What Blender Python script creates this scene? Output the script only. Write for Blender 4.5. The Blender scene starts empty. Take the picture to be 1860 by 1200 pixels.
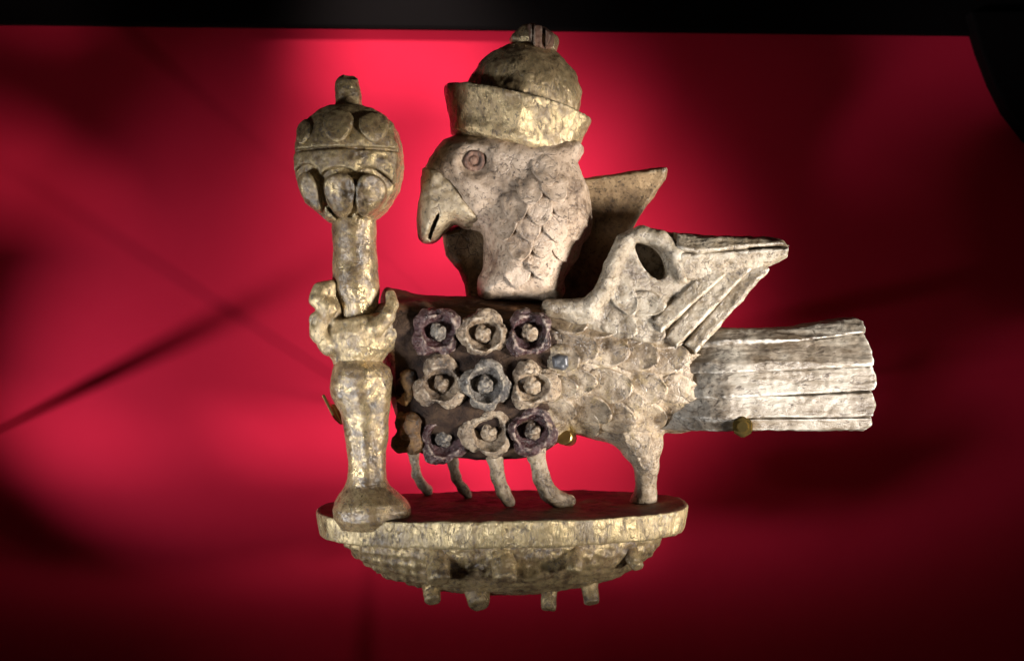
import bpy, math, random
import numpy as np
from mathutils import Vector, Matrix
from mathutils.bvhtree import BVHTree

rnd = random.Random(7)
S = 0.0004            # metres per modelling unit (figure about 0.4 m wide)
CX, CV, D = 930.0, 600.0, 2200.0   # camera axis and distance in modelling units
sc = bpy.context.scene
col = sc.collection

def M3(x, v, y):      # modelling units (x right, v down, y away) -> metres
    return Vector(((x - CX) * S, y * S, (CV - v) * S))

# ------------------------------------------------------------------ camera
cam = bpy.data.cameras.new('camera')
camo = bpy.data.objects.new('camera', cam)
col.objects.link(camo)
camo.location = (0, -D * S, 0)
camo.rotation_euler = (math.pi / 2, 0, 0)
cam.sensor_width = 36
cam.lens = 36 * D / 1860
cam.clip_start = 0.01
cam.clip_end = 50
cam.dof.use_dof = True
cam.dof.focus_distance = (D - 110) * S
cam.dof.aperture_fstop = 5.6
sc.camera = camo

# ------------------------------------------------------------------ world
w = bpy.data.worlds.new('World')
sc.world = w
w.use_nodes = True
w.node_tree.nodes['Background'].inputs[0].default_value = (1.0, 0.75, 0.6, 1)
w.node_tree.nodes['Background'].inputs[1].default_value = 0.015
sc.view_settings.view_transform = 'Standard'
sc.view_settings.look = 'None'
sc.view_settings.exposure = 0
sc.view_settings.gamma = 1

# ------------------------------------------------------------------ lamps (spots in the foot of the display case, plus one added above)
def spot(name, pos, target, watts, colr, cone, blend, radius):
    l = bpy.data.lights.new(name, 'SPOT')
    l.energy = watts; l.color = colr
    l.spot_size = math.radians(cone); l.spot_blend = blend
    l.shadow_soft_size = radius
    o = bpy.data.objects.new(name, l)
    col.objects.link(o)
    p, t = M3(*pos), M3(*target)
    o.location = p
    o.rotation_euler = (t - p).to_track_quat('-Z', 'Y').to_euler()
    return o
spot('key_spot', (2380, 880, -860), (1110, 590, 0), 68, (1.0, 0.945, 0.885), 36, 1.0, 0.08)
spot('cool_spot', (-420, 1130, -1050), (750, 660, -60), 25, (0.93, 0.96, 1.0), 38, 1.0, 0.10)
spot('added_top_spot', (720, -700, 0), (690, 140, 420), 8.5, (1.0, 0.92, 0.88), 43, 1.0, 0.030)  # added from above to make the bright pool on the wall
spot('wall_spot', (1900, 1560, 60), (400, 480, 420), 8, (1.0, 0.92, 0.88), 29, 1.0, 0.008)
spot('side_spot', (-560, 1005, -250), (420, 600, 420), 4.7, (0.92, 0.96, 1.0), 58, 1.0, 0.007)

# ------------------------------------------------------------------ node materials
class NT:
    def __init__(s, name):
        s.m = bpy.data.materials.new(name); s.m.use_nodes = True
        s.t = s.m.node_tree; s.b = s.t.nodes['Principled BSDF']
        s.co = s.t.nodes.new('ShaderNodeTexCoord').outputs['Object']
    def n(s, typ, **kw):
        nd = s.t.nodes.new(typ)
        for k, v in kw.items():
            if hasattr(nd, k): setattr(nd, k, v)
            else: nd.inputs[k.replace('_', ' ')].default_value = v
        return nd
    def lk(s, a, b): s.t.links.new(a, b)
    def mapped(s, sx=1, sy=1, sz=1, rot=(0, 0, 0)):
        m = s.n('ShaderNodeMapping'); s.lk(s.co, m.inputs[0])
        m.inputs['Scale'].default_value = (sx, sy, sz)
        m.inputs['Rotation'].default_value = rot
        return m.outputs[0]
    def noise(s, px, detail=6, rough=0.6, co=None, dist=0.0, seed=0.0):
        n = s.n('ShaderNodeTexNoise')
        n.noise_dimensions = '4D'
        n.inputs['W'].default_value = seed
        n.inputs['Scale'].default_value = 1.0 / (px * S)
        n.inputs['Detail'].default_value = detail
        n.inputs['Roughness'].default_value = rough
        n.inputs['Distortion'].default_value = dist
        s.lk(co or s.co, n.inputs['Vector'])
        return n.outputs['Fac']
    def ramp(s, fac, stops, interp='LINEAR'):
        r = s.n('ShaderNodeValToRGB'); e = r.color_ramp.elements
        r.color_ramp.interpolation = interp
        while len(e) < len(stops): e.new(0.5)
        for el, (p, c) in zip(e, stops):
            el.position = p
            el.color = (c, c, c, 1) if isinstance(c, (int, float)) else (*c, 1)
        s.lk(fac, r.inputs[0]); return r.outputs[0]
    def mix(s, fac, a, b, mode='MIX'):
        m = s.n('ShaderNodeMix'); m.data_type = 'RGBA'; m.blend_type = mode
        for sock, val in ((m.inputs[0], fac), (m.inputs[6], a), (m.inputs[7], b)):
            if hasattr(val, 'is_linked'): s.lk(val, sock)
            elif isinstance(val, (int, float)): sock.default_value = val
            else: sock.default_value = (*val, 1)
        return m.outputs[2]
    def math(s, op, a, b):
        m = s.n('ShaderNodeMath'); m.operation = op
        for sock, val in ((m.inputs[0], a), (m.inputs[1], b)):
            if hasattr(val, 'is_linked'): s.lk(val, sock)
            else: sock.default_value = val
        return m.outputs[0]
    def bump(s, h, strength, dist_px, normal=None):
        b = s.n('ShaderNodeBump'); b.inputs['Strength'].default_value = strength
        b.inputs['Distance'].default_value = dist_px * S
        s.lk(h, b.inputs['Height'])
        if normal: s.lk(normal, b.inputs['Normal'])
        return b.outputs[0]
    def set(s, **kw):
        for k, v in kw.items():
            sock = s.b.inputs[k.replace('_', ' ')]
            if hasattr(v, 'is_linked'): s.lk(v, sock)
            elif isinstance(v, (int, float)): sock.default_value = v
            else: sock.default_value = (*v, 1)

def aged(name, light, mid, dark, speck=(0.045, 0.03, 0.022), worn=(0.62, 0.55, 0.46), gold=None, gold_amt=0.5,
         metal=0.0, rough=(0.35, 0.6), speck_lo=0.565, grain=(1, 1, 1), wear_lo=0.522, bump=0.7, seed=0.0, spec=0.5, blotch=0.75):
    n = NT(name)
    co = n.mapped(*grain)
    big = n.noise(60, 5, 0.6, seed=seed)
    med = n.noise(16, 8, 0.7, co, 0.4, seed + 3)
    fine = n.noise(4.5, 6, 0.75, co, 0.2, seed + 5)
    tone = n.math('ADD', n.math('MULTIPLY', big, 0.6), n.math('MULTIPLY', med, 0.4))
    c = n.ramp(tone, [(0.39, dark), (0.475, mid), (0.565, light), (0.7, light)])
    met = None
    if gold:
        gm = n.ramp(n.noise(26, 9, 0.72, co, 0.6, seed + 9), [(0.5 - 0.14 * (gold_amt - 0.5) - 0.07 - (gold_amt - 0.5) * 0.25, 0.0), (0.56 - (gold_amt - 0.5) * 0.35, 1.0)])
        c = n.mix(gm, c, gold)
        met = n.math('MULTIPLY', gm, metal)
    # worn-through rims and knocked edges
    geo = n.n('ShaderNodeNewGeometry').outputs['Pointiness']
    wear = n.ramp(n.math('ADD', geo, n.math('MULTIPLY', n.math('SUBTRACT', med, 0.5), 0.10)), [(wear_lo, 0.0), (wear_lo + 0.05, 1.0)])
    c = n.mix(n.math('MULTIPLY', wear, 0.75), c, worn)
    sp = n.ramp(n.noise(5.5, 5, 0.7, co, 0.5, seed + 11), [(speck_lo, 0.0), (speck_lo + 0.035, 1.0)])
    spz = n.ramp(n.noise(38, 4, 0.6, seed=seed + 13), [(0.38, 0.35), (0.55, 1.0)])
    sp2 = n.ramp(n.noise(13, 7, 0.75, co, 1.2, seed + 17), [(0.58, 0.0), (0.62, blotch)])
    c = n.mix(sp2, c, tuple(k * 0.7 for k in dark))
    spm = n.math('MULTIPLY', sp, spz)
    c = n.mix(n.math('MULTIPLY', spm, 0.85), c, speck)
    # fine craquelure, only in patches
    wob = n.n('ShaderNodeVectorMath'); wob.operation = 'MULTIPLY_ADD'
    nz = n.n('ShaderNodeTexNoise'); nz.inputs['Scale'].default_value = 1 / (14 * S); nz.inputs['Detail'].default_value = 4
    n.lk(co, nz.inputs['Vector']); n.lk(nz.outputs['Color'], wob.inputs[0])
    wob.inputs[1].default_value = (16 * S,) * 3; n.lk(co, wob.inputs[2])
    vo = n.n('ShaderNodeTexVoronoi'); vo.feature = 'DISTANCE_TO_EDGE'; vo.inputs['Scale'].default_value = 1 / (24 * S)
    n.lk(wob.outputs[0], vo.inputs['Vector'])
    crk = n.math('MULTIPLY', n.ramp(vo.outputs['Distance'], [(0.012, 1.0), (0.05, 0.0)]), n.ramp(n.noise(30, 4, 0.6, seed=seed + 19), [(0.48, 0.0), (0.58, 0.6)]))
    c = n.mix(crk, c, speck)
    n.set(Base_Color=c, Specular_IOR_Level=spec)
    r = n.ramp(med, [(0.35, rough[0]), (0.65, rough[1])])
    n.set(Roughness=n.math('MAXIMUM', r, n.math('MULTIPLY', spm, 0.7)))
    if met is not None:
        n.set(Metallic=n.math('MULTIPLY', met, n.math('SUBTRACT', 1.0, spm)))
    h = n.math('ADD', n.math('MULTIPLY', med, 1.0), n.math('MULTIPLY', fine, 0.8))
    h = n.math('SUBTRACT', h, n.math('MULTIPLY', spm, 0.35))
    h = n.math('SUBTRACT', h, n.math('MULTIPLY', crk, 0.5))
    n.set(Normal=n.bump(h, bump, 7))
    return n.m

MAT = {}
MAT['bone'] = aged('worn_cream_gesso', (0.385, 0.30, 0.205), (0.235, 0.17, 0.105), (0.085, 0.056, 0.033), worn=(0.60, 0.50, 0.37), gold=(0.34, 0.25, 0.13), gold_amt=0.25, metal=0.35, rough=(0.2, 0.44), spec=0.65, bump=0.55, seed=1)
MAT['head'] = aged('worn_pale_gesso', (0.51, 0.385, 0.28), (0.37, 0.265, 0.18), (0.17, 0.115, 0.075), worn=(0.66, 0.56, 0.45), rough=(0.22, 0.48), spec=0.6, bump=0.6, blotch=0.4, seed=2, speck_lo=0.57)
MAT['white'] = aged('chalky_white_gesso', (0.28, 0.25, 0.205), (0.20, 0.165, 0.125), (0.09, 0.066, 0.043), worn=(0.66, 0.63, 0.58), grain=(0.3, 1, 1), seed=4, rough=(0.3, 0.5), spec=0.5, bump=0.4, blotch=0.35)
MAT['wing'] = aged('chalky_wing_gesso', (0.37, 0.31, 0.23), (0.24, 0.185, 0.12), (0.09, 0.06, 0.036), worn=(0.70, 0.66, 0.58), seed=6, rough=(0.2, 0.42), spec=0.65, bump=0.55)
MAT['gilt'] = aged('worn_gilding', (0.33, 0.225, 0.115), (0.175, 0.115, 0.06), (0.045, 0.03, 0.016), worn=(0.58, 0.49, 0.30), gold=(0.58, 0.43, 0.22), gold_amt=0.38, metal=0.8, bump=0.3, spec=0.9, rough=(0.14, 0.34), speck_lo=0.55, seed=8)
MAT['gilt_dark'] = aged('tarnished_gilding', (0.33, 0.23, 0.12), (0.18, 0.12, 0.062), (0.05, 0.033, 0.018), worn=(0.50, 0.41, 0.24), gold=(0.56, 0.42, 0.21), gold_amt=0.45, metal=0.6, bump=0.38, spec=0.8, rough=(0.16, 0.38), speck_lo=0.545, seed=9)
MAT['gilt_hat'] = aged('rubbed_gilding', (0.41, 0.295, 0.155), (0.24, 0.16, 0.08), (0.075, 0.05, 0.026), worn=(0.62, 0.53, 0.36), gold=(0.62, 0.47, 0.255), gold_amt=0.52, metal=0.7, rough=(0.18, 0.4), bump=0.4, spec=0.8, grain=(1, 1, 0.6), speck_lo=0.56, seed=10)
MAT['rim'] = aged('brushed_gilding', (0.42, 0.31, 0.155), (0.25, 0.175, 0.085), (0.085, 0.057, 0.03), worn=(0.60, 0.52, 0.32), gold=(0.60, 0.46, 0.24), gold_amt=0.5, metal=0.6, rough=(0.18, 0.38), bump=0.4, spec=0.8, grain=(1.2, 1, 0.55), speck_lo=0.56, seed=12)
MAT['wood'] = aged('brown_wood_and_top_shade', (0.17, 0.08, 0.035), (0.10, 0.045, 0.02), (0.035, 0.017, 0.01), worn=(0.30, 0.19, 0.11), grain=(0.25, 1, 1), rough=(0.5, 0.75), seed=14, spec=0.3)  # plinth wood; also paints the shade on the torso's left top
MAT['brownwing'] = aged('brown_wing_wood', (0.40, 0.27, 0.14), (0.26, 0.165, 0.08), (0.11, 0.065, 0.032), worn=(0.62, 0.56, 0.47), rough=(0.4, 0.7), seed=15)
MAT['grainwood'] = aged('broken_wood_grain', (0.36, 0.20, 0.13), (0.20, 0.105, 0.07), (0.035, 0.022, 0.018), worn=(0.5, 0.42, 0.33), grain=(1.3, 1, 0.09), rough=(0.5, 0.8), seed=16, speck_lo=0.57)
MAT['beak'] = aged('dull_gilt_beak', (0.40, 0.315, 0.20), (0.26, 0.195, 0.115), (0.11, 0.075, 0.042), worn=(0.6, 0.52, 0.38), rough=(0.22, 0.45), spec=0.6, bump=0.5, blotch=0.4, seed=28)
MAT['purple'] = aged('flaking_plum_paint', (0.07, 0.028, 0.028), (0.036, 0.014, 0.015), (0.012, 0.007, 0.007), worn=(0.46, 0.35, 0.28), wear_lo=0.512, gold=(0.30, 0.21, 0.14), gold_amt=0.1, rough=(0.2, 0.42), seed=18, speck_lo=0.6)
MAT['grey'] = aged('flaking_slate_paint', (0.20, 0.172, 0.14), (0.10, 0.088, 0.078), (0.035, 0.032, 0.032), worn=(0.50, 0.41, 0.30), wear_lo=0.512, rough=(0.2, 0.42), seed=20)
MAT['petal'] = aged('dirty_cream_paint', (0.37, 0.275, 0.18), (0.19, 0.13, 0.08), (0.05, 0.035, 0.026), worn=(0.58, 0.48, 0.36), wear_lo=0.515, rough=(0.22, 0.45), seed=22, speck_lo=0.56)
MAT['ochre'] = aged('ochre_brown_paint', (0.26, 0.14, 0.045), (0.14, 0.07, 0.025), (0.045, 0.025, 0.014), worn=(0.36, 0.26, 0.15), rough=(0.3, 0.6), seed=24)
def simple(name, colr, rough, metal=0.0, bump=0.0, var=0.25):
    n = NT(name)
    f = n.noise(9, 6, 0.65)
    c = n.mix(f, tuple(k * (1 - var) for k in colr), tuple(min(1, k * (1 + var)) for k in colr))
    n.set(Base_Color=c, Roughness=rough, Metallic=metal, Specular_IOR_Level=0.1 if name == 'black_lacquer' else 0.5)
    if bump: n.set(Normal=n.bump(n.noise(5, 5), bump, 4))
    return n.m
MAT['breast'] = aged('dark_brown_ground', (0.07, 0.042, 0.026), (0.035, 0.02, 0.014), (0.012, 0.008, 0.007), worn=(0.30, 0.22, 0.17), wear_lo=0.56, rough=(0.6, 0.8), seed=26, spec=0.12)
MAT['brass'] = simple('brass', (0.55, 0.40, 0.14), 0.3, 1.0, 0.15)
MAT['nail'] = simple('dull_iron', (0.10, 0.10, 0.105), 0.4, 0.5, 0.4)
MAT['hole'] = simple('dark_hole_tone', (0.04, 0.032, 0.03), 0.7, 0, 0.3)  # dark colour painting the shade inside a hole
MAT['black'] = simple('black_lacquer', (0.003, 0.0015, 0.0015), 0.8, 0, 0.05)
def red_cloth():
    n = NT('red_cloth')
    w1 = n.n('ShaderNodeTexWave'); w1.wave_type = 'BANDS'; w1.bands_direction = 'X'
    w2 = n.n('ShaderNodeTexWave'); w2.wave_type = 'BANDS'; w2.bands_direction = 'Z'
    for q in (w1, w2):
        q.inputs['Scale'].default_value = 1 / (9 * S); q.inputs['Distortion'].default_value = 1.2
        q.inputs['Detail'].default_value = 2
        n.lk(n.co, q.inputs['Vector'])
    weave = n.math('MULTIPLY', w1.outputs['Fac'], w2.outputs['Fac'])
    mott = n.noise(120, 5, 0.6)
    c = n.mix(mott, (0.67, 0.013, 0.047), (0.75, 0.018, 0.060))
    c = n.mix(n.math('MULTIPLY', weave, 0.12), c, (0.60, 0.011, 0.042))
    n.set(Base_Color=c, Roughness=0.85, Specular_IOR_Level=0.12)
    n.set(Normal=n.bump(weave, 0.12, 2))
    return n.m
MAT['cloth'] = red_cloth()

# ------------------------------------------------------------------ distance-field carving tools
TBL = np.random.RandomState(3).rand(32, 32, 32).astype(np.float32)
def vnoise(P, px, seed=0):
    q = P / px + seed * 7.31
    i = np.floor(q).astype(np.int64); f = q - i
    f = f * f * (3 - 2 * f)
    r = 0
    for a in (0, 1):
        for b in (0, 1):
            for c in (0, 1):
                wgt = (f[:, 0] if a else 1 - f[:, 0]) * (f[:, 1] if b else 1 - f[:, 1]) * (f[:, 2] if c else 1 - f[:, 2])
                r = r + wgt * TBL[(i[:, 0] + a) % 32, (i[:, 1] + b) % 32, (i[:, 2] + c) % 32]
    return r * 2 - 1

class Grid:
    def __init__(s, x0, x1, v0, v1, y0, y1, h=2.6):
        s.h = h; s.o = np.array((x0, v0, y0), np.float32)
        s.x = np.arange(x0, x1 + h, h, dtype=np.float32)[:, None, None]
        s.v = np.arange(v0, v1 + h, h, dtype=np.float32)[None, :, None]
        s.y = np.arange(y0, y1 + h, h, dtype=np.float32)[None, None, :]
    # 2-D polygon distance in the x-v plane
    def poly(s, pts, smooth=True):
        return polyd(pts, s.x, s.v, smooth)
    def inflate(s, pts, yc, T, w, smooth=True):
        d = s.poly(pts, smooth)
        q = np.maximum(0, 1 + d / w)
        return (np.sqrt(q * q + ((s.y - yc) / T) ** 2) - 1) * min(w, T)
    def ell(s, c, r):
        k = np.sqrt(((s.x - c[0]) / r[0]) ** 2 + ((s.v - c[1]) / r[1]) ** 2 + ((s.y - c[2]) / r[2]) ** 2)
        return (k - 1) * min(r)
    def tube(s, pts, k=4.0):
        f = None
        for a, b in zip(pts[:-1], pts[1:]):
            ab = np.array(b[:3]) - np.array(a[:3]); L = float(ab @ ab) + 1e-6
            dx, dv, dy = s.x - a[0], s.v - a[1], s.y - a[2]
            t = np.clip((dx * ab[0] + dv * ab[1] + dy * ab[2]) / L, 0, 1)
            d = np.sqrt((dx - t * ab[0]) ** 2 + (dv - t * ab[1]) ** 2 + (dy - t * ab[2]) ** 2) - (a[3] + t * (b[3] - a[3]))
            f = d if f is None else smin(f, d, k)
        return f
    def lathe(s, prof, yc=0.0, sy=1.0, rot=None):
        # prof rows: (v, centre x, radius); rot = (cx, cv, degrees)
        X, V = s.x, s.v
        if rot:
            a = math.radians(rot[2]); ca, sa = math.cos(a), math.sin(a)
            dx, dv = s.x - rot[0], s.v - rot[1]
            X, V = ca * dx + sa * dv, -sa * dx + ca * dv
        pv = np.array([p[0] for p in prof]); pc = np.array([p[1] for p in prof]); pr = np.array([p[2] for p in prof])
        r = np.interp(V, pv, pr).astype(np.float32); c = np.interp(V, pv, pc).astype(np.float32)
        d = (np.sqrt((X - c) ** 2 + ((s.y - yc) / sy) ** 2) - r) * 0.8
        return np.maximum(d, np.maximum(pv[0] - V, V - pv[-1]))

def catmull(pts, n=5):
    P = [np.array(p, float) for p in pts]; out = []
    for i in range(len(P)):
        a, b, c, d = P[i - 1], P[i], P[(i + 1) % len(P)], P[(i + 2) % len(P)]
        for k in range(n):
            t = k / n
            out.append(0.5 * (2 * b + (c - a) * t + (2 * a - 5 * b + 4 * c - d) * t * t + (3 * b - a - 3 * c + d) * t ** 3))
    return out
def polyd(pts, x, v, smooth=True):
    if smooth: pts = catmull(pts)
    x, v = np.broadcast_arrays(x, v)
    d = np.full(x.shape, 1e12, np.float32); ins = np.zeros(x.shape, bool)
    n = len(pts)
    for i in range(n):
        ax, av = pts[i]; bx, bv = pts[(i + 1) % n]
        ex, ev = bx - ax, bv - av
        t = np.clip(((x - ax) * ex + (v - av) * ev) / (ex * ex + ev * ev + 1e-9), 0, 1)
        d = np.minimum(d, (x - ax - t * ex) ** 2 + (v - av - t * ev) ** 2)
        if abs(ev) > 1e-9:
            ins ^= ((av > v) != (bv > v)) & (x < (bx - ax) * (v - av) / ev + ax)
    d = np.sqrt(d)
    return np.where(ins, -d, d)
def smin(a, b, k):
    h = np.clip(0.5 + 0.5 * (b - a) / k, 0, 1)
    return b + (a - b) * h - k * h * (1 - h)
def smax(a, b, k): return -smin(-a, -b, k)

def nets(F, o, h):
    F = F.astype(np.float32)
    ins = F < 0
    sh = tuple(n - 1 for n in F.shape)
    cnt = np.zeros(sh, np.int8)
    cs = [(a, b, c) for a in (0, 1) for b in (0, 1) for c in (0, 1)]
    sl = lambda A, k: A[k[0]:k[0] + sh[0], k[1]:k[1] + sh[1], k[2]:k[2] + sh[2]]
    for k in cs: cnt += sl(ins, k)
    act = (cnt > 0) & (cnt < 8)
    idx = np.argwhere(act)
    num = np.full(sh, -1, np.int64); num[act] = np.arange(len(idx))
    vals = {k: F[idx[:, 0] + k[0], idx[:, 1] + k[1], idx[:, 2] + k[2]] for k in cs}
    acc = np.zeros((len(idx), 3)); n = np.zeros(len(idx))
    for a in cs:
        for ax in range(3):
            if a[ax]: continue
            b = tuple(1 if j == ax else a[j] for j in range(3))
            fa, fb = vals[a], vals[b]
            m = (fa < 0) != (fb < 0)
            t = fa[m] / (fa[m] - fb[m])
            p = np.tile(np.array(a, float), (m.sum(), 1)); p[:, ax] += t
            acc[m] += p; n[m] += 1
    V = (idx + acc / n[:, None]) * h + o
    quads = []
    for ax in range(3):
        u, w_ = [(1, 2), (2, 0), (0, 1)][ax]
        A = np.moveaxis(ins, ax, 0)
        ch = np.argwhere(np.moveaxis(A[:-1] != A[1:], 0, ax))
        ch = ch[(ch[:, u] > 0) & (ch[:, w_] > 0) & (ch[:, u] < sh[u]) & (ch[:, w_] < sh[w_]) & (ch[:, ax] < sh[ax])]
        q = []
        for du, dw in ((1, 1), (0, 1), (0, 0), (1, 0)):
            c = ch.copy(); c[:, u] -= du; c[:, w_] -= dw
            q.append(num[c[:, 0], c[:, 1], c[:, 2]])
        q = np.stack(q, 1)
        fl = ~ins[ch[:, 0], ch[:, 1], ch[:, 2]]
        q[fl] = q[fl][:, ::-1]
        quads.append(q)
    Q = np.concatenate(quads)
    return V, Q[(Q >= 0).all(1)]

def vnormals(V, Q):
    n = np.cross(V[Q[:, 2]] - V[Q[:, 0]], V[Q[:, 3]] - V[Q[:, 1]])
    N = np.zeros_like(V)
    for k in range(4): np.add.at(N, Q[:, k], n)
    return N / (np.linalg.norm(N, axis=1, keepdims=True) + 1e-9)
def relax(V, Q, it):
    for _ in range(it):
        A = np.zeros_like(V); c = np.zeros(len(V))
        for k in range(4):
            np.add.at(A, Q[:, k], V[Q[:, (k + 1) % 4]] + V[Q[:, k - 1]]); np.add.at(c, Q[:, k], 2)
        V = V * 0.4 + 0.6 * A / np.maximum(c, 1)[:, None]
    return V

class Shape: pass
def carve(g, F, it=2, rough=((45, 2.0), (16, 1.0), (7, 0.6)), depth=None, xform=None, persp=None, streak=0.0):
    """Polygonise field F, roughen it like knife work; depth = move the piece to that depth."""
    V, Q = nets(np.broadcast_to(F, (g.x.shape[0], g.v.shape[1], g.y.shape[2])), g.o, g.h)
    V = relax(V, Q, it)
    N = vnormals(V, Q)
    for k, (px, amp) in enumerate(rough):
        V = V + N * (vnoise(V, px, k + 1) * amp)[:, None]
    if streak:      # long gouge marks running along x
        V = V + N * ((vnoise(V * np.array((0.10, 1, 1)), 9, 21) + 0.6 * vnoise(V * np.array((0.16, 1, 1)), 4.5, 22)) * streak)[:, None]
    if depth is not None:
        k = (D + depth) / D
        V = np.stack([(V[:, 0] - CX) * k + CX, (V[:, 1] - CV) * k + CV, V[:, 2] * k + depth], 1)
    if persp is not None:      # outline was measured on a face that stands at depth persp
        k = (D + persp) / D
        V = np.stack([(V[:, 0] - CX) * k + CX, (V[:, 1] - CV) * k + CV, V[:, 2]], 1)
    if xform is not None: V = xform(V)
    s = Shape(); s.V, s.Q = V, Q
    return s

def to_mesh(name, V, F, smooth=True):
    P = np.stack([(V[:, 0] - CX) * S, V[:, 2] * S, (CV - V[:, 1]) * S], 1).astype(np.float32)
    me = bpy.data.meshes.new(name)
    me.vertices.add(len(P)); me.vertices.foreach_set('co', P.ravel())
    F = np.asarray(F)
    m = F.shape[1]
    me.loops.add(F.size); me.loops.foreach_set('vertex_index', F.astype(np.int32).ravel())
    me.polygons.add(len(F)); me.polygons.foreach_set('loop_start', np.arange(0, F.size, m, dtype=np.int32))
    me.update(calc_edges=True); me.validate()
    if smooth: me.polygons.foreach_set('use_smooth', np.ones(len(me.polygons), bool))
    return me
def link(name, me, mat, parent=None, label=None):
    o = bpy.data.objects.new(name, me); col.objects.link(o)
    for m in (mat if isinstance(mat, (list, tuple)) else [mat]): me.materials.append(MAT[m])
    if parent: o.parent = parent
    if label: o['label'] = label
    return o
ORIENT = [None]
def part(name, s, mat, parent, label=None):
    # flip winding if the field's orientation came out inside-out (checked by signed volume)
    V, Q = s.V, s.Q
    W_ = np.stack([V[:, 0], V[:, 2], -V[:, 1]], 1)
    a, b, c, d = (W_[Q[:, k]] for k in range(4))
    vol = (np.einsum('ij,ij->i', a, np.cross(b, c)) + np.einsum('ij,ij->i', a, np.cross(c, d))).sum()
    if vol < 0: Q = Q[:, ::-1]
    return link(name, to_mesh(name, V, Q), mat, parent, label)

def W(px, pv, y):     # a point that stands at depth y on the line of sight of the plan coordinates px, pv
    k = (D + y) / D
    return ((px - CX) * k + CX, (pv - CV) * k + CV, y)
def thing(name, label, cat, loc, group=None):
    o = bpy.data.objects.new(name, None); col.objects.link(o)
    o.empty_display_size = 0.02
    o['label'] = label; o['category'] = cat
    if group: o['group'] = group
    o.location = loc
    return o
def adopt(root):      # keep children where they were modelled although the root stands elsewhere
    for ch in root.children:
        ch.matrix_parent_inverse = Matrix.Translation(-root.location)

# box-like helper for the plain setting pieces
import bmesh
def prism(name, pts, y0, y1, mat, parent=None, bevel=4):
    """Extrude a polygon of (x, v) points between two depths."""
    bm = bmesh.new()
    f = bm.faces.new([bm.verts.new(M3(x, v, y0)) for x, v in pts])
    r = bmesh.ops.extrude_face_region(bm, geom=[f])
    for e in r['geom']:
        if isinstance(e, bmesh.types.BMVert): e.co.y = y1 * S
    bmesh.ops.recalc_face_normals(bm, faces=bm.faces)
    if bevel: bmesh.ops.bevel(bm, geom=bm.edges[:], offset=bevel * S, segments=2, affect='EDGES', profile=0.6)
    me = bpy.data.meshes.new(name); bm.to_mesh(me); bm.free()
    return link(name, me, mat, parent)

# ------------------------------------------------------------------ setting: red case back, dark top rail, dark corner
WALL = 420
def wall_xy(px, pv, y=WALL): a = W(px, pv, y); return a[0], a[1]
o = prism('red_back_wall', [(-2600, -1600), (4400, -1600), (4400, 2800), (-2600, 2800)], WALL, WALL + 40, 'cloth', bevel=0)
o['kind'] = 'structure'
o = prism('top_rail', [wall_xy(-500, -200, 380), wall_xy(2300, -200, 380), wall_xy(2300, 66, 380), wall_xy(-500, 34, 380)], 404, WALL - 2, 'black', bevel=8)
o['kind'] = 'structure'
o = prism('corner_brace', [wall_xy(*p, y=372) for p in ((1762, 20), (1784, 92), (1806, 150), (1832, 202), (1870, 250), (2100, 470), (2100, 20))], 372, WALL - 1, 'black', bevel=6)
o['kind'] = 'structure'

# ------------------------------------------------------------------ the carved figure
root = thing('bird_figure', 'carved and gilded wooden bird in a round hat, gripping a mace on an oval plinth', 'sculpture', M3(911, 1075, 0))

# --- plinth
TILT = 0.016
g = Grid(560, 1262, 895, 985, -215, 215, 3.0)
pv = g.v + (g.x - 911) * TILT * 1.0 - 0.0
pl = ((np.abs((g.x - 911) / 331)) ** 2.5 + (np.abs(g.y / 192)) ** 2.5) ** (1 / 2.5)
F = smax((pl - 1) * 190 + 0.10 * (g.v - 938), np.abs(pv - 939) - 23.5, 5)
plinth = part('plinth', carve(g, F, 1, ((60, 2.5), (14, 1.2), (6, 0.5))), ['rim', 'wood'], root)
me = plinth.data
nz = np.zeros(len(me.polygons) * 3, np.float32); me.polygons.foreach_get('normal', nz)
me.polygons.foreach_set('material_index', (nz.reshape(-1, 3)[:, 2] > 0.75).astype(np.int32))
# --- bowl beneath it
g = Grid(600, 1225, 950, 1090, -180, 180, 3.0)
k = ((np.abs((g.x - 912) / 292)) ** 2.1 + (np.abs(g.y / 165)) ** 2.1 + (np.clip(g.v - 958, 0, None) / 116) ** 2.0) ** 0.5
F = np.maximum((k - 1) * 116 - 1.9 * np.sin(g.x / 6 + g.v / 5.5) * np.sin(g.x / 6 - g.v / 5.5) * np.clip((860 - g.x) / 60, 0.45, 1), 956 - g.v)
sh = carve(g, F, 1, ((40, 2.5), (12, 1.6), (7, 1.0)))
bowl = part('bowl', sh, 'gilt_dark', root)
bowl_bvh = BVHTree.FromPolygons([tuple(p) for p in sh.V], [tuple(int(i) for i in q) for q in sh.Q])
pegs = [(793, 1000, 797, 1056, -142, -160, 24, 20), (914, 1000, 916, 1055, -150, -168, 23, 20), (1045, 998, 1042, 1040, -145, -160, 17, 14),
        (1138, 1000, 1158, 1032, -100, -108, 18, 11), (781, 1052, 784, 1092, -70, -80, 17, 15), (862, 1058, 869, 1100, -70, -85, 24, 20),
        (998, 1060, 996, 1108, -50, -55, 17, 14), (1068, 1052, 1074, 1096, -45, -50, 19, 14), (700, 1000, 690, 1030, 90, 130, 18, 13), (905, 1000, 905, 1040, 150, 185, 20, 15), (1110, 1000, 1120, 1035, 100, 135, 18, 13)]
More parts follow.
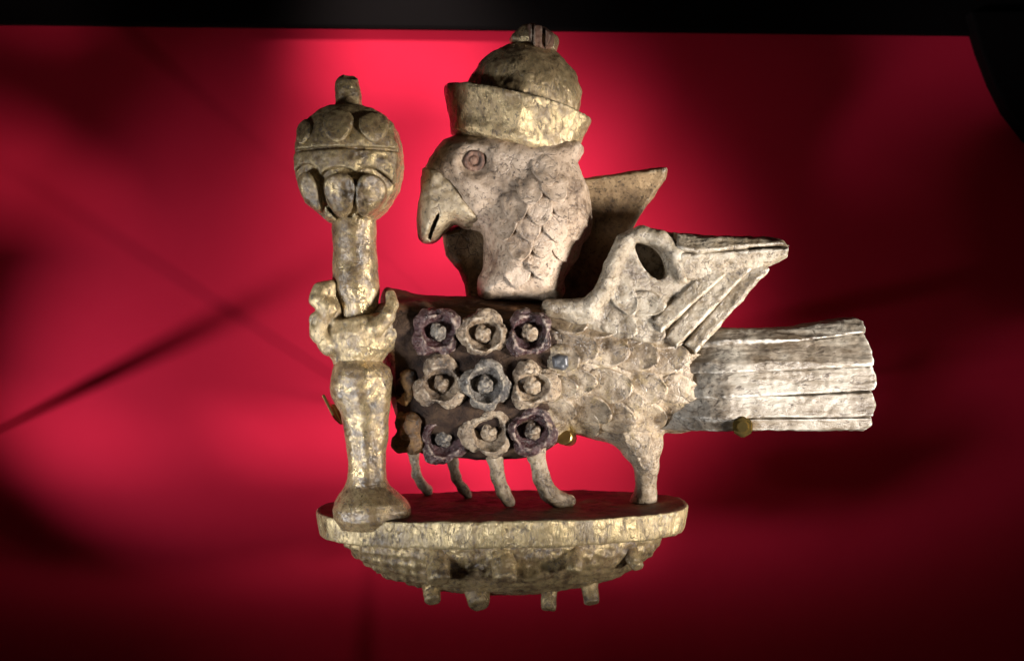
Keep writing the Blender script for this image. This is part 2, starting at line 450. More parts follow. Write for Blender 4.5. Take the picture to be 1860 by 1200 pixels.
for (x0, v0, x1, v1, y0, y1, r0, r1) in pegs:
    a, b = W(x0, v0 - 12, y0 + 14), W(x1, v1 - r1 * 0.4, y1 - 6 if y1 < 0 else y1)
    rr = r0 + 6
    g = Grid(min(a[0], b[0]) - rr, max(a[0], b[0]) + rr, min(a[1], b[1]) - rr, max(a[1], b[1]) + rr, min(a[2], b[2]) - rr, max(a[2], b[2]) + rr, 2.2)
    F = g.tube([(*a, r0), (*b, r1)])
    ax = (np.array(b) - np.array(a)); ax = ax / np.linalg.norm(ax)
    t = (g.x - b[0]) * ax[0] + (g.v - b[1]) * ax[1] + (g.y - b[2]) * ax[2]
    F = smax(F, t - r1 * 0.45, 5)
    part('peg', carve(g, F, 1, ((20, 2.0), (8, 1.0))), 'gilt_dark', root)

# --- mace: shaft, head, carved petals, finial
MY = -110
g = Grid(560, 760, 396, 968, -85, 85, 2.4)
prof = [(398, 643, 40), (412, 643, 40.5), (450, 645, 39.5), (495, 645.5, 41.5), (528, 647.5, 43.5), (552, 650, 38), (575, 650, 34), (640, 650, 36), (658, 652, 44), (668, 657, 52), (684, 656, 56.5),
        (702, 655, 57), (720, 656, 54), (738, 660, 48), (752, 662, 43.5), (796, 664, 39), (838, 666.5, 35.5), (868, 667, 35), (882, 668, 39), (896, 672, 52), (910, 675, 65), (924, 675, 70), (940, 675, 68), (950, 675, 60), (958, 674, 54)]
F = g.lathe(prof)
F = smax(F, -g.ell((712, 838, -22), (11, 22, 14)), 4)
mace = part('mace_shaft', carve(g, F, 1, ((50, 2.6), (18, 1.0), (7, 0.4)), depth=MY), 'gilt', root)

g = Grid(520, 765, 188, 415, -115, 115, 2.4)
hd = [(604, 199), (580, 209), (557, 229), (544, 257), (541, 296), (544, 337), (556, 368), (577, 388), (601, 404), (672, 404), (700, 382), (721, 346), (731, 306), (730, 274), (720, 234), (698, 211), (662, 198)]
F = g.inflate(hd, 0, 150, 26, False)
dome = g.ell((637, 300, 0), (118, 122, 100))
F = smax(F, dome, 6)
seam = np.abs(g.v - 283 - (g.x - 630) * -0.01) - 2.6
F = smax(F, -np.maximum(seam, -dome - 9), 2)
# arches cut above the lower petals
pet_spec = [(563, 250, 16, 25, 6, 8), (627, 243, 26, 33, 11, 0), (688, 243, 25, 29, 8, -8), (575, 356, 17, 36, 8, -22), (630, 364, 27, 37, 9, 0), (679, 364, 24, 37, 8, 22)]
def oval(g, p, grow=0.0):
    a = math.radians(p[5]); ca, sa = math.cos(a), math.sin(a)
    dx, dv = g.x - p[0], g.v - p[1]
    X, V = ca * dx + sa * dv, -sa * dx + ca * dv
    X = X / (1 - (0.34 if p[1] > 300 else 0.22) * np.clip(V / p[3], -1.2, 1.2))
    return (np.sqrt((X / (p[2] + grow)) ** 2 + (V / (p[3] + grow)) ** 2) - 1) * min(p[2], p[3])
def front_depth(x, v):   # front face of the head
    return g.y
for p in pet_spec[3:]:
    ring = np.abs(oval(g, p, 5)) - 3.6
    F = smax(F, -np.maximum(ring, np.maximum(-dome - 13, g.y + 10)), 2)
head_sh = carve(g, F, 1, ((30, 2.2), (12, 1.4), (6, 0.6)), depth=MY)
mhead = part('mace_head', head_sh, 'gilt_dark', root)
for p in pet_spec:
    q = Grid(p[0] - p[3] - 8, p[0] + p[3] + 8, p[1] - p[3] - 8, p[1] + p[3] + 8, -122, -8, 2.0)
    F = smax(q.ell((637, 300, 0), (118, 122, 100)) - p[4], oval(q, p), 7)
    F = smax(F, q.y + 14, 2)
    part('petal', carve(q, F, 1, ((22, 1.4), (9, 0.9)), depth=MY), 'gilt_dark' if p[1] < 300 else 'gilt', mhead)
g = Grid(595, 672, 128, 215, -40, 40, 2.0)
F = g.lathe([(136, 634, 10), (142, 633, 17), (152, 631, 21), (162, 632, 23), (185, 633, 24), (196, 633, 26), (204, 633, 28), (212, 633, 28)])
F = smax(F, -g.ell((640, 138, -10), (14, 8, 14)), 4)
part('finial', carve(g, F, 1, ((20, 2.0), (9, 1.2)), depth=MY), 'gilt_dark', mhead)

# --- torso with thigh
g = Grid(670, 1330, 500, 935, -150, 150, 2.8)
tp = [(696, 530), (722, 526), (770, 536), (860, 537), (1000, 541), (1085, 552), (1180, 560), (1285, 585), (1305, 640), (1296, 745), (1240, 778), (1185, 786), (1150, 812), (1090, 800), (1040, 788), (1000, 812), (960, 828), (860, 832), (770, 822), (730, 780), (704, 700), (690, 610)]
F = g.inflate(tp, 0, 118, 105)
F = smin(F, g.tube([(1125, 735, -30, 62), (1158, 796, -38, 40), (1169, 842, -35, 21), (1171, 890, -12, 19), (1168, 912, 0, 25)], 10), 16)
F = smin(F, g.ell((1225, 690, -10), (95, 92, 85)), 14)
# hollows beside the hat-brim line and shoulder on the left
F = smin(F, g.tube([(760, 600, -70, 52), (712, 590, -100, 40)], 6), 16)
F = smax(F, (g.v - 914), 4)
sh = carve(g, F, 2, ((60, 2.6), (22, 0.9), (9, 0.8)))
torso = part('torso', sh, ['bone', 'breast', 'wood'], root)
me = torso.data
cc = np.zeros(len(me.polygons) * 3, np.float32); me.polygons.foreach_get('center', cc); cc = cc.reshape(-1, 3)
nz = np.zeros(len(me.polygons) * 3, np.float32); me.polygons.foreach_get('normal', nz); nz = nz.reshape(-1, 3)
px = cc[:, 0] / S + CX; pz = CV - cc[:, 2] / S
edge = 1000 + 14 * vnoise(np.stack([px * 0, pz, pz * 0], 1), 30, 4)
me.polygons.foreach_set('material_index', np.where(px < edge, np.where((nz[:, 2] > 0.55) & (pz < 600), 2, np.where(px > 726, 1, 0)), 0).astype(np.int32))  # up-facing left top gets the dark wood tone as painted shade
def bvh_of(s): return BVHTree.FromPolygons([tuple(p) for p in s.V], [tuple(int(i) for i in q) for q in s.Q])
torso_bvh = bvh_of(sh)

# --- claw gripping the mace
g = Grid(556, 740, 508, 672, -90, 90, 2.4)
cup = g.lathe([(566, 652, 50), (580, 651, 55), (605, 650, 62), (628, 651, 60), (645, 651, 52), (655, 650, 45), (663, 650, 42)])
cup = smax(cup, -(g.lathe([(540, 650, 40), (585, 650, 36), (600, 650, 30)])), 4)
cup = smax(cup, 578 - g.v - 0.16 * (g.x - 650) - 0.12 * (g.y + 60), 5)
F = smin(cup, g.tube([(606, 522, -30, 13), (588, 528, -40, 14), (584, 546, -44, 14), (604, 562, -46, 14)]), 7)
F = smin(F, g.tube([(604, 562, -40, 15), (584, 582, -44, 15), (584, 604, -40, 16), (604, 628, -34, 18)]), 7)
F = smin(F, g.tube([(711, 536, -18, 9), (716, 553, -30, 11), (708, 575, -42, 13), (690, 596, -50, 14)]), 7)
F = smin(F, g.tube([(700, 600, 0, 34), (740, 600, 60, 40)]), 10)
F = smin(F, g.ell((604, 572, -10), (24, 58, 34)), 8)
F = smax(F, -g.ell((578, 585, -62), (9, 15, 12)), 4)
part('claw', carve(g, F, 1, ((24, 1.8), (10, 1.0), (6, 0.7)), depth=MY + 4), 'gilt_hat', root)

# --- head, neck, beak, eye
g = Grid(735, 1095, 240, 560, -135, 135, 2.5)
hp = [(822, 250), (796, 270), (775, 300), (772, 318), (800, 350), (830, 395), (852, 414), (878, 426), (881, 475), (876, 545), (1010, 548), (1024, 505), (1042, 475), (1053, 446), (1072, 418), (1067, 373), (1056, 328), (1049, 299), (1052, 262), (930, 240)]
F = g.inflate(hp, 0, 104, 64, True)
F = smin(F, g.ell((985, 380, -18), (84, 92, 100)), 20)
F = smax(F, -g.ell((864, 304, -102), (26, 26, 14)), 8)
sh = carve(g, F, 2, ((48, 4.0), (20, 2.0), (9, 1.2)))
head = part('head', sh, 'head', root)
head_bvh = bvh_of(sh)
g = Grid(750, 895, 290, 455, -90, 75, 2.0)
bp = [(772, 308), (768, 322), (761, 379), (759, 400), (763, 432), (769, 442), (787, 441), (801, 431), (824, 411), (850, 416), (880, 408), (870, 375), (840, 330), (808, 305)]
F = g.inflate(bp, -10, 76, 28, True)
slit = polyd([(780, 436), (784, 438), (796, 416), (804, 395), (801, 393), (789, 413)], g.x, g.v, False)
F = smax(F, -np.maximum(slit, g.y + 30), 3)
part('beak', carve(g, F, 1, ((26, 2), (10, 1.4), (6, 0.6))), 'beak', head, 'gilded hooked beak with a dark slit')
ey = head_bvh.ray_cast(Vector((864, 304, -400)), Vector((0, 0, 1)))[0].z
g = Grid(838, 890, 278, 330, ey - 30, ey + 20, 1.5)
rr = np.sqrt((g.x - 864) ** 2 + (g.v - 304) ** 2)
ring = np.sqrt((rr - 14) ** 2 + ((g.y - ey + 3) * 0.8) ** 2) - 5
ring = smax(ring, -g.tube([(872, 318, ey - 12, 3), (884, 326, ey - 12, 3)]), 2)
F = smin(ring, g.ell((864, 303, ey + 1), (10, 10, 12)), 1.5)
part('eye', carve(g, F, 1, ((14, 1.2), (5, 0.6))), 'grainwood', head, 'reddish brown ring eye')

# --- hat: flaring band, dome, broken knob
ROT = (940, 230, 13.5)
def hat_grid(x0, x1, v0, v1, h=2.5): return Grid(x0, x1, v0, v1, -150, 150, h)
g = hat_grid(780, 1095, 140, 320)
F = g.lathe([(-40, -10, 135), (-32, -10, 135), (-8, -7, 127), (14, -3, 121), (36, 1, 119), (44, 1, 112)], sy=0.93, rot=ROT)
F = smax(F, -g.lathe([(-60, -9, 118), (-28, -9, 112), (-14, -6, 60)], sy=0.93, rot=ROT), 4)
band = part('hat_band', carve(g, F, 1, ((50, 3.4), (18, 2.0), (7, 0.8))), 'gilt_hat', root)
g = hat_grid(815, 1075, 60, 240)
core = g.lathe([(-52, 0, 95), (-20, 0, 95)], sy=0.93, rot=ROT)
a = math.radians(ROT[2])
def loc(dx, dv): return (ROT[0] + math.cos(a) * dx - math.sin(a) * dv, ROT[1] + math.sin(a) * dx + math.cos(a) * dv)
dc = loc(-2, -52)
V2 = -math.sin(a) * (g.x - ROT[0]) + math.cos(a) * (g.v - ROT[1])
dm = smax(g.ell((dc[0], dc[1], 0), (104, 98, 98)), V2 + 36, 5)
dm = smax(dm, -g.ell((905, 145, -104), (34, 26, 16)), 14)
F = smin(dm, core, 3)
dome = part('hat_dome', carve(g, F, 1, ((46, 4.0), (18, 2.2), (7, 0.9))), 'gilt_hat', root)
g = Grid(905, 1030, 36, 120, -60, 60, 2.0)
F = g.inflate([(925, 76), (936, 60), (955, 48), (986, 51), (1008, 65), (1013, 80), (1004, 100), (985, 108), (950, 98), (932, 88)], 0, 44, 26)
F = smax(F, -(g.y + 24 + 0.35 * (975 - g.x)) + 0 * g.v, 4) if False else F
knob = part('hat_knob', carve(g, F, 1, ((20, 3.0), (8, 1.2))), 'gilt_hat', dome)
g = Grid(950, 1016, 40, 112, -60, 0, 1.8)
F = g.inflate([(958, 54), (984, 54), (1003, 68), (1007, 82), (998, 98), (980, 102), (960, 94)], -10, 42, 10)
streak = np.minimum(np.abs(g.x - 986 + 0.02 * (g.v - 80)) - 2.2, np.abs(g.x - 967) - 1.0)
F = smax(F, -np.maximum(streak, g.y + 42), 2)
part('broken_face', carve(g, F, 1, ((12, 1.5), (5, 1.0))), 'grainwood', dome, 'bare brown grain where the knob has broken')

# --- wings
g = Grid(975, 1390, 395, 660, -165, -5, 2.5)
wp = [(1000, 556), (1060, 560), (1092, 540), (1106, 500), (1118, 456), (1140, 420), (1165, 411), (1224, 420), (1252, 440), (1262, 480), (1310, 500), (1350, 506), (1332, 545), (1292, 590), (1250, 628), (1190, 640), (1120, 625), (1040, 600)]
d = g.poly(wp)
yc = -76 - 0.05 * (g.x - 1150)
q = np.maximum(0, 1 + d / 26)
F = (np.sqrt(q * q + ((g.y - yc) / 38) ** 2) - 1) * 26
F = smin(F, g.tube([(1000, 560, -95, 18), (1070, 560, -105, 18), (1097, 530, -108, 16), (1112, 485, -110, 15), (1132, 440, -110, 14), (1165, 424, -112, 14), (1200, 434, -118, 15), (1226, 462, -122, 14), (1238, 502, -118, 12)], 6), 9)
hol = polyd([(1154, 441), (1177, 445), (1193, 453), (1204, 468), (1210, 493), (1196, 506), (1178, 494), (1162, 472)], g.x, g.v)
F = smax(F, -np.maximum(hol, g.y + 66), 5)
F = smax(F, -g.tube([(1090, 565, -150, 14), (1118, 540, -148, 12), (1132, 500, -140, 8), (1146, 460, -140, 5)], 4), 10)
wing_sh = carve(g, F, 1, ((40, 2.4), (16, 1.2), (7, 0.8)), persp=-112)
wing = part('wing', wing_sh, 'wing', root)
def feather_bar(name, pts, y_top, y_bot, mat, parent, T=30, wdt=9, axis=None, rough=((40, 1.6), (14, 1.4), (6, 0.7)), h=2.2, smooth=False, label=None, sink=0, streak=0.0):
    """A long flat feather; axis=(x, v, dx, dv): depth runs from y_top to y_bot across it, over its width."""
    P = np.array(pts)
    x0, v0 = P.min(0) - 16; x1, v1 = P.max(0) + 16
    g = Grid(x0, x1, v0, v1, min(y_top, y_bot) - T - 8, max(y_top, y_bot) + T + 8 + sink, h)
    t = np.clip(((g.x - axis[0]) * axis[2] + (g.v - axis[1]) * axis[3]), 0, 1)
    yc = y_top + (y_bot - y_top) * t + sink * np.clip((1320 - g.x) / 110, 0, 1) ** 1.5
    d = g.poly(pts, smooth) - 1.5
    q = np.maximum(0, 1 + d / wdt)
    F = (np.sqrt(q * q + ((g.y - yc) / T) ** 2) - 1) * wdt
    return part(name, carve(g, F, 1, rough, persp=-118, streak=streak), mat, parent, label)
fb = lambda pts, yt, yb, ax, **k: feather_bar('wing_feather', pts, yt, yb, 'wing', wing, axis=ax, **k)
fb([(1226, 421), (1282, 427), (1391, 430), (1418, 434), (1433, 447), (1360, 452), (1262, 464), (1222, 452)], -92, -112, (0, 428, 0, 1 / 26), streak=1.0)
fb([(1232, 460), (1300, 457), (1431, 448), (1430, 468), (1376, 490), (1320, 503), (1240, 516), (1222, 490)], -112, -96, (0, 455, 0, 1 / 45), streak=1.0)
for (sx, sv), (ex, ev), wd in (((1308, 484), (1190, 594), 19), ((1350, 474), (1216, 622), 21), ((1382, 478), (1252, 634), 18)):
    L_ = math.hypot(ex - sx, ev - sv); ux, uv = (ex - sx) / L_, (ev - sv) / L_; nx, nv = -uv, ux
    quad = [(sx + nx * wd, sv + nv * wd), (sx - nx * wd, sv - nv * wd), (ex - nx * wd * 0.75, ev - nv * wd * 0.75), (ex + nx * wd * 0.75, ev + nv * wd * 0.75)]
    fb(quad, -98, -110, (sx + nx * wd, sv + nv * wd, -nx / (2 * wd), -nv / (2 * wd)), T=24, wdt=7)

g = Grid(780, 1235, 285, 565, -50, 50, 2.8)
wp = [(803, 421), (850, 405), (960, 350), (1052, 324), (1120, 314), (1196, 306), (1211, 306), (1208, 326), (1180, 370), (1151, 412), (1130, 458), (1096, 512), (1060, 555), (850, 555), (846, 515), (834, 490), (811, 466)]
F = g.inflate(wp, 0, 34, 12, False)
F = smax(F, -g.tube([(1000, 420, -60, 60), (1120, 400, -54, 30), (1190, 330, -44, 8)], 4), 16)
part('back_wing', carve(g, F, 1, ((40, 3.0), (14, 1.2), (6, 0.5)), depth=78), 'brownwing', root, 'far wing of bare brown wood, paler at its tip')

# --- tail feathers
tail_rows = [
    ([(1270, 600), (1330, 597), (1450, 594), (1540, 580), (1566, 577), (1578, 584), (1576, 604), (1450, 620), (1330, 628), (1268, 632)], -40, -92, 578, 40),
    ([(1250, 626), (1330, 624), (1450, 618), (1576, 604), (1583, 640), (1580, 664), (1450, 672), (1330, 678), (1240, 680)], -58, -98, 608, 50),
    ([(1230, 674), (1330, 674), (1450, 670), (1580, 664), (1588, 686), (1584, 709), (1450, 716), (1330, 722), (1225, 724)], -90, -100, 668, 46),
    ([(1220, 718), (1330, 719), (1450, 715), (1582, 709), (1587, 735), (1580, 756), (1450, 758), (1330, 760), (1215, 762)], -92, -97, 712, 44),
    ([(1196, 758), (1330, 758), (1450, 757), (1580, 756), (1582, 770), (1570, 781), (1450, 782), (1330, 781), (1205, 783)], -93, -84, 756, 26)]
for pts, yt, yb, v0, hh in tail_rows:
    feather_bar('tail_feather', pts, yt, yb, 'white', root, T=46, wdt=4.5, sink=62, streak=1.1, axis=(0, v0, 0, 1 / hh), rough=((60, 2.0), (18, 0.8), (7, 0.7)), h=2.6)

# --- little scale feathers laid over torso and head
def scale_feather(bvh, cx, cv, ang, L, Wd, hgt, mat, parent, tip=0.5):
    a = math.radians(ang); dx, dv = math.cos(a), math.sin(a)
    nu, nw = 16, 13
    V, Fc = [], []
    idx = {}
    for i in range(nu + 1):
        u = i / nu
        wd = Wd * 0.5 * (math.sin(math.pi * min(1, (u * 0.86 + 0.14))) ** tip) if u < 1 else Wd * 0.04
        for j in range(nw + 1):
            w_ = -1 + 2 * j / nw
            along = (u - 0.55) * L + (1 - w_ * w_) * 0.08 * L * u
            px = cx + dx * along - dv * w_ * wd
            pv_ = cv + dv * along + dx * w_ * wd
            hit = bvh.ray_cast(Vector((px, pv_, -400)), Vector((0, 0, 1)))
            y = hit[0].z if hit[0] is not None else None
            if y is None: return None
            edge = max(abs(w_) ** 4, u ** 7)
            e_drop = 1.0 if (j in (0, nw) or i in (0, nu)) else 0.0
            rim_ = max(abs(w_) ** 3 * min(1, u * 2.2), u ** 4)
            lift = hgt * (-0.10 + 0.80 * u + 0.25 * rim_)
            y2 = y - lift + e_drop * (lift + 7)
            idx[i, j] = len(V); V.append((px, pv_, y2))
    for i in range(nu):
        for j in range(nw):
            Fc.append((idx[i, j], idx[i + 1, j], idx[i + 1, j + 1], idx[i, j + 1]))
    V = np.array(V)
    V[:, 2] += vnoise(V, 14, rnd.randrange(50)) * 1.4 + vnoise(V, 6, rnd.randrange(50)) * 0.7
    V[:, 0] += vnoise(V, 18, rnd.randrange(50)) * 2.2; V[:, 1] += vnoise(V, 18, rnd.randrange(50)) * 2.2
    s = Shape(); s.V, s.Q = V, np.array(Fc)
    n = np.cross(V[s.Q[0, 2]] - V[s.Q[0, 0]], V[s.Q[0, 3]] - V[s.Q[0, 1]])
    me = to_mesh('feather', V, s.Q)
    return link('feather', me, mat, parent)
body_f = [(1030, 580, 20, 62, 54), (1082, 588, 15, 66, 56), (1140, 590, 5, 70, 62), (1195, 606, 0, 72, 54), (1046, 630, 10, 60, 54), (1098, 634, 8, 64, 58), (1148, 642, 5, 64, 58),
          (1200, 646, -8, 66, 54), (1250, 664, -6, 60, 46), (1042, 690, 5, 62, 52), (1100, 696, 4, 68, 60), (1160, 700, 6, 68, 60), (1220, 702, 0, 62, 50), (1070, 740, 20, 60, 52),
          (1060, 764, 40, 54, 46), (1112, 752, 30, 64, 56), (1168, 752, 20, 60, 54), (1222, 742, 4, 62, 44), (1266, 712, 0, 54, 44), (1112, 792, 55, 50, 46), (1150, 792, 70, 56, 46), (1164, 822, 80, 46, 32), (1020, 650, 0, 50, 48), (1014, 740, 10, 50, 48), (1018, 700, 0, 46, 44), (1268, 620, -10, 50, 40), (1130, 720, 0, 50, 40)]
order = sorted(body_f, key=lambda f: -(f[0] + 0.2 * f[1]))
for i, (x, v, a_, L, Wd) in enumerate(order):
    scale_feather(torso_bvh, x, v, a_ + rnd.uniform(-9, 9), L * 1.16, Wd * 1.16, 22 - 5 * i / len(order) + rnd.uniform(-2, 2), 'bone', torso)
head_f = [(940, 494, 88, 70, 62)]
for v, xs in ((322, (985, 1028)), (354, (958, 1003, 1046)), (388, (936, 980, 1024)), (420, (915, 958, 1002, 1044)), (452, (900, 940, 982, 1024)), (482, (902, 984, 1016))):
    head_f += [(x + rnd.uniform(-5, 5), v + rnd.uniform(-5, 5), 90 - (x - 900) * 0.17, 58, 54) for x in xs]
order = sorted(head_f, key=lambda f: -f[1])
for i, (x, v, a_, L, Wd) in enumerate(order):
    scale_feather(head_bvh, x, v, a_ + rnd.uniform(-10, 10), L, Wd, 14 - 4 * i / len(order) + rnd.uniform(-2, 2), 'head', head, 0.6)

wing_bvh = bvh_of(wing_sh)
for (x, v, a_, L, Wd) in [(1176, 600, 20, 64, 52), (1128, 590, 30, 62, 56), (1176, 552, 5, 66, 50), (1076, 592, 30, 56, 46), (1136, 545, 60, 60, 46)]:
    x, v, _ = W(x, v, -112)
    scale_feather(wing_bvh, x, v, a_, L, Wd, 12, 'wing', wing)

# --- flowers on the breast
def flower(px, pv, y, r, petal_mat, mid_mat, turn=0.0, npet=4, ph=0.4, seed=0, tilt=0.0, bowl=0.66, label=None):
    R = r * 1.35
    g = Grid(-R, R, -R, R, -r * 0.75, r * 0.9, max(1.4, r / 26))
    F = g.ell((0, 0, r * 0.45), (r * 0.72, r * 0.72, r * 0.75))
    q = random.Random(seed)
    for k in range(npet):
        an = ph + k * 2 * math.pi / npet + q.uniform(-0.16, 0.16)
        rad = r * q.uniform(0.38, 0.52); pr = r * q.uniform(0.52, 0.64) * (4 / npet) ** 0.5
        ce = (math.cos(an) * rad, math.sin(an) * rad, -r * q.uniform(-0.1, 0.2))
        F = smin(F, g.ell(ce, (pr, pr, r * 0.40)), 2.5)
    F = smax(F, -g.ell((q.uniform(-2, 2), q.uniform(-2, 2), -r * 0.42), (r * bowl, r * bowl * q.uniform(0.88, 1.05), r * 0.54)), 3)
    for k in range(npet):      # notches where petals meet
        an = ph + (k + 0.5) * 2 * math.pi / npet
        F = smax(F, -g.tube([(math.cos(an) * r * 0.75, math.sin(an) * r * 0.75, -r * 0.4, r * 0.09), (math.cos(an) * r * 1.2, math.sin(an) * r * 1.2, -r * 0.2, r * 0.16)]), 3)
    ct, st = math.cos(turn), math.sin(turn)
    cl, sl_ = math.cos(tilt), math.sin(tilt)
    c = W(px, pv, y)
    def xf(V):
        x, v, z = V[:, 0], V[:, 1], V[:, 2]
        v, z = cl * v - sl_ * z, sl_ * v + cl * z
        x, z = ct * x + st * z, -st * x + ct * z
        return np.stack([x + c[0], v + c[1], z + c[2]], 1)
    f = part('flower', carve(g, F, 1, ((r * 0.5, 3.6), (9, 2.0), (4.5, 1.0)), xform=xf), petal_mat, root, label)
    g = Grid(-r * .5, r * .5, -r * .5, r * .5, -r * 0.6, r * 0.6, max(1.2, r / 30))
    F = g.ell((random.Random(seed * 3).uniform(-3, 3), 0, 0.05 * r), (r * 0.35, r * 0.37, r * 0.42))
    F = smax(F, -g.tube([(-r * .1, -r * .05, -r * .38, 1.2), (r * .12, r * .08, -r * .38, 1.2)]), 2)
    part('flower_centre', carve(g, F, 1, ((10, 3.0), (4.5, 1.4)), xform=xf), mid_mat, f)
    return f
FL = [(793, 603, 44, 'purple', 'grey', 4, 0.75), (877, 606, 44, 'petal', 'petal', 4, 0.3), (962, 604, 44, 'purple', 'petal', 4, 0.9),
      (799, 697, 44, 'petal', 'petal', 3, 0.5), (882, 698, 44, 'grey', 'grey', 4, 0.2), (969, 700, 44, 'petal', 'petal', 3, 0.1),
      (806, 796, 44, 'purple', 'grey', 4, 0.5), (887, 785, 44, 'petal', 'petal', 3, 1.1), (967, 782, 44, 'purple', 'petal', 4, 0.2)]
for i, (px, pv_, r, pm, mm, npet, ph) in enumerate(FL):
    hit = torso_bvh.ray_cast(Vector((px, pv_, -400)), Vector((0, 0, 1)))[0]
    y = (hit.z if hit else -60) - r * 0.12
    y = min(y, -90 - (px - 800) * 0.09)
    turn = -0.22 + (px - 790) / 170 * 0.25
    flower(px, pv_, y, r, pm, mm, turn, npet, ph, seed=i + 2 if i != 6 else 21, tilt=(-0.05, 0.02, 0.12)[i // 3])
for i, (px, pv_, y, m, mm) in enumerate([(737, 604, -84, 'ochre', 'ochre'), (736, 694, -76, 'ochre', 'purple'), (743, 786, -74, 'ochre', 'ochre')]):
    flower(px, pv_, y, 43, m, mm, 0.95, 4, 0.4 + i, seed=30 + i)

# --- thin curved legs under the flowers
legs = [[(750, 812, 110, 14), (752, 836, 118, 8), (757, 862, 128, 8.5), (768, 882, 140, 9), (776, 890, 146, 11)],
        [(818, 812, 40, 14), (822, 840, 52, 10), (829, 868, 66, 9.5), (841, 888, 78, 9), (850, 899, 84, 9)],
        [(896, 804, -20, 18), (899, 832, -40, 14.5), (904, 866, -36, 12.5), (914, 892, -30, 12), (925, 912, -26, 11.5)],
        [(972, 796, -60, 19), (974, 826, -62, 16), (983, 866, -56, 14.5), (996, 894, -48, 16), (1014, 908, -42, 15), (1034, 910, -38, 11)]]
for L in legs:
    P = [(*W(a, b, c), r) for a, b, c, r in L]
    A = np.array(P); m = 26
    g = Grid(A[:, 0].min() - m, A[:, 0].max() + m, A[:, 1].min() - m, A[:, 1].max() + m, A[:, 2].min() - m, A[:, 2].max() + m, 1.8)
    F = g.tube(P, 5)
    F = smax(F, g.v - 917 + 0.016 * (g.x - 911), 3)
    part('leg', carve(g, F, 1, ((18, 1.6), (7, 0.8))), 'bone', root)
# in the flank: nail head, and a dark stud standing in for a shaded hole
def stud(name, px, pv_, r, mat):
    hit = torso_bvh.ray_cast(Vector((px, pv_, -400)), Vector((0, 0, 1)))[0]
    y = (hit.z if hit else -80) - 8
    g = Grid(px - r - 8, px + r + 8, pv_ - r - 8, pv_ + r + 8, y - 16, y + 24, 1.4)
    F = g.inflate([(px - r, pv_ - r * .6), (px - r * .2, pv_ - r), (px + r * .9, pv_ - r * .7), (px + r, pv_ + r * .5), (px + r * .3, pv_ + r), (px - r * .8, pv_ + r * .7)], y + 6, 14, 7, False)
    part(name, carve(g, F, 1, ((8, 1.0),)), mat, torso)
stud('nail_head', 1013, 654, 15, 'nail')
stud('hole_stud', 1287, 622, 10, 'hole')

adopt(root)

# ------------------------------------------------------------------ brass mounts that hold it off the wall
def strip(name, path, width_dir, width, thick, mat, parent):
    """Bent metal strip: path of (x, v, y); width along width_dir."""
    bm = bmesh.new(); n = len(path); rings = []
    wd = Vector((width_dir[0], width_dir[2], -width_dir[1])).normalized() * (width * S / 2)
    for i, p in enumerate(path):
        a, b = M3(*path[max(0, i - 1)]), M3(*path[min(n - 1, i + 1)])
        t = (b - a).normalized(); nn = t.cross(wd.normalized()).normalized() * (thick * S / 2)
        c = M3(*p)
        rings.append([bm.verts.new(c + wd * sx + nn * sy) for sx, sy in ((1, 1), (-1, 1), (-1, -1), (1, -1))])
    for r0, r1 in zip(rings[:-1], rings[1:]):
        for k in range(4): bm.faces.new((r0[k], r0[(k + 1) % 4], r1[(k + 1) % 4], r1[k]))
    bm.faces.new(rings[0][::-1]); bm.faces.new(rings[-1])
    bmesh.ops.recalc_face_normals(bm, faces=bm.faces)
    bmesh.ops.bevel(bm, geom=bm.edges[:], offset=0.8 * S, segments=1, affect='EDGES')
    me = bpy.data.meshes.new(name); bm.to_mesh(me); bm.free()
    return link(name, me, mat, parent)
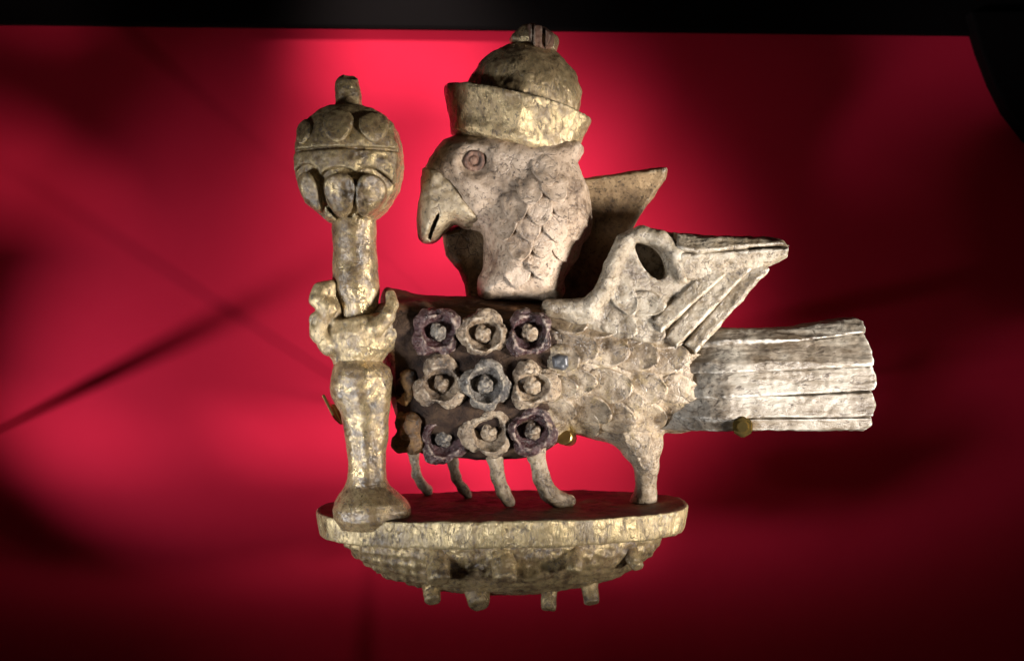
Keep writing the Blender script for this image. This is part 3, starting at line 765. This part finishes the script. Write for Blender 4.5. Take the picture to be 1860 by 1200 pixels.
def rod(name, a, b, r, mat, parent, seg=16, smooth=True):
    A, B = M3(*a), M3(*b); bm = bmesh.new()
    bmesh.ops.create_cone(bm, cap_ends=True, segments=seg, radius1=r * S, radius2=r * S, depth=(B - A).length)
    bmesh.ops.transform(bm, verts=bm.verts, matrix=Matrix.Translation((A + B) / 2) @ (B - A).to_track_quat('Z', 'Y').to_matrix().to_4x4())
    if seg <= 8: bmesh.ops.bevel(bm, geom=bm.edges[:], offset=r * 0.12 * S, segments=2, affect='EDGES')
    me = bpy.data.meshes.new(name); bm.to_mesh(me); bm.free()
    if smooth and seg > 8:
        for p in me.polygons: p.use_smooth = len(p.vertices) == 4
    return link(name, me, mat, parent)
GR = 'brass mounts holding the carved bird'
a = W(606, 747, -40); b = W(660, 735, 300)
t = thing('mounting_bracket', 'brass strip hooked round the mace shaft, peeping out on its left', 'bracket', M3(660, 735, WALL), GR)
strip('hook', [W(596, 735, -70), W(601, 743, -52), W(610, 752, -30), W(640, 752, -14)], (0.45, 0.9, 0), 40, 5, 'brass', t)
rod('rod', W(640, 752, -14), (640, 762, WALL), 12, 'brass', t)
adopt(t)
t = thing('mounting_bracket', 'brass clip end just showing under the body beside the lowest right flower', 'bracket', M3(1025, 790, WALL), GR)
rod('clip_end', W(1023, 793, -62), W(1034, 796, -20), 14, 'brass', t)
rod('rod', W(1032, 794, -22), (1030, 775, WALL), 3.5, 'brass', t)
adopt(t)
t = thing('mounting_bracket', 'brass arm with a hexagonal nut under the tail feathers', 'bracket', M3(1350, 790, WALL), GR)
rod('nut', W(1349, 775, -148), W(1349, 774, -112), 19, 'brass', t, seg=6)
rod('bolt', W(1349, 775, -156), W(1349, 774, -100), 9, 'brass', t)
strip('arm', [W(1349, 772, -112), W(1349, 776, -104), W(1349, 781, -96), (1349, 772, 60), (1349, 772, WALL)], (1, 0, 0), 24, 5, 'brass', t)
adopt(t)

t = thing('shadow_rod', 'unseen dark rod added on the red wall, casting the thin slanting shadow', 'rod', M3(-240, 845, WALL))
rod('shaft', (-240, 845, -60), (-240, 845, WALL - 6), 8, 'black', t)  # stands out of view, added for the shadow line it throws
rod('flange', (-240, 845, WALL - 6), (-240, 845, WALL - 0.5), 24, 'black', t)
adopt(t)

o = prism('added_light_baffle', [(400, -570), (636, -297), (100, -297), (100, -570)], 165, 171, 'black', bevel=1)  # unseen board, added to block part of the light from above
o['label'] = 'added unseen black board, shaping the soft shadow wedge at upper left'; o['category'] = 'board'
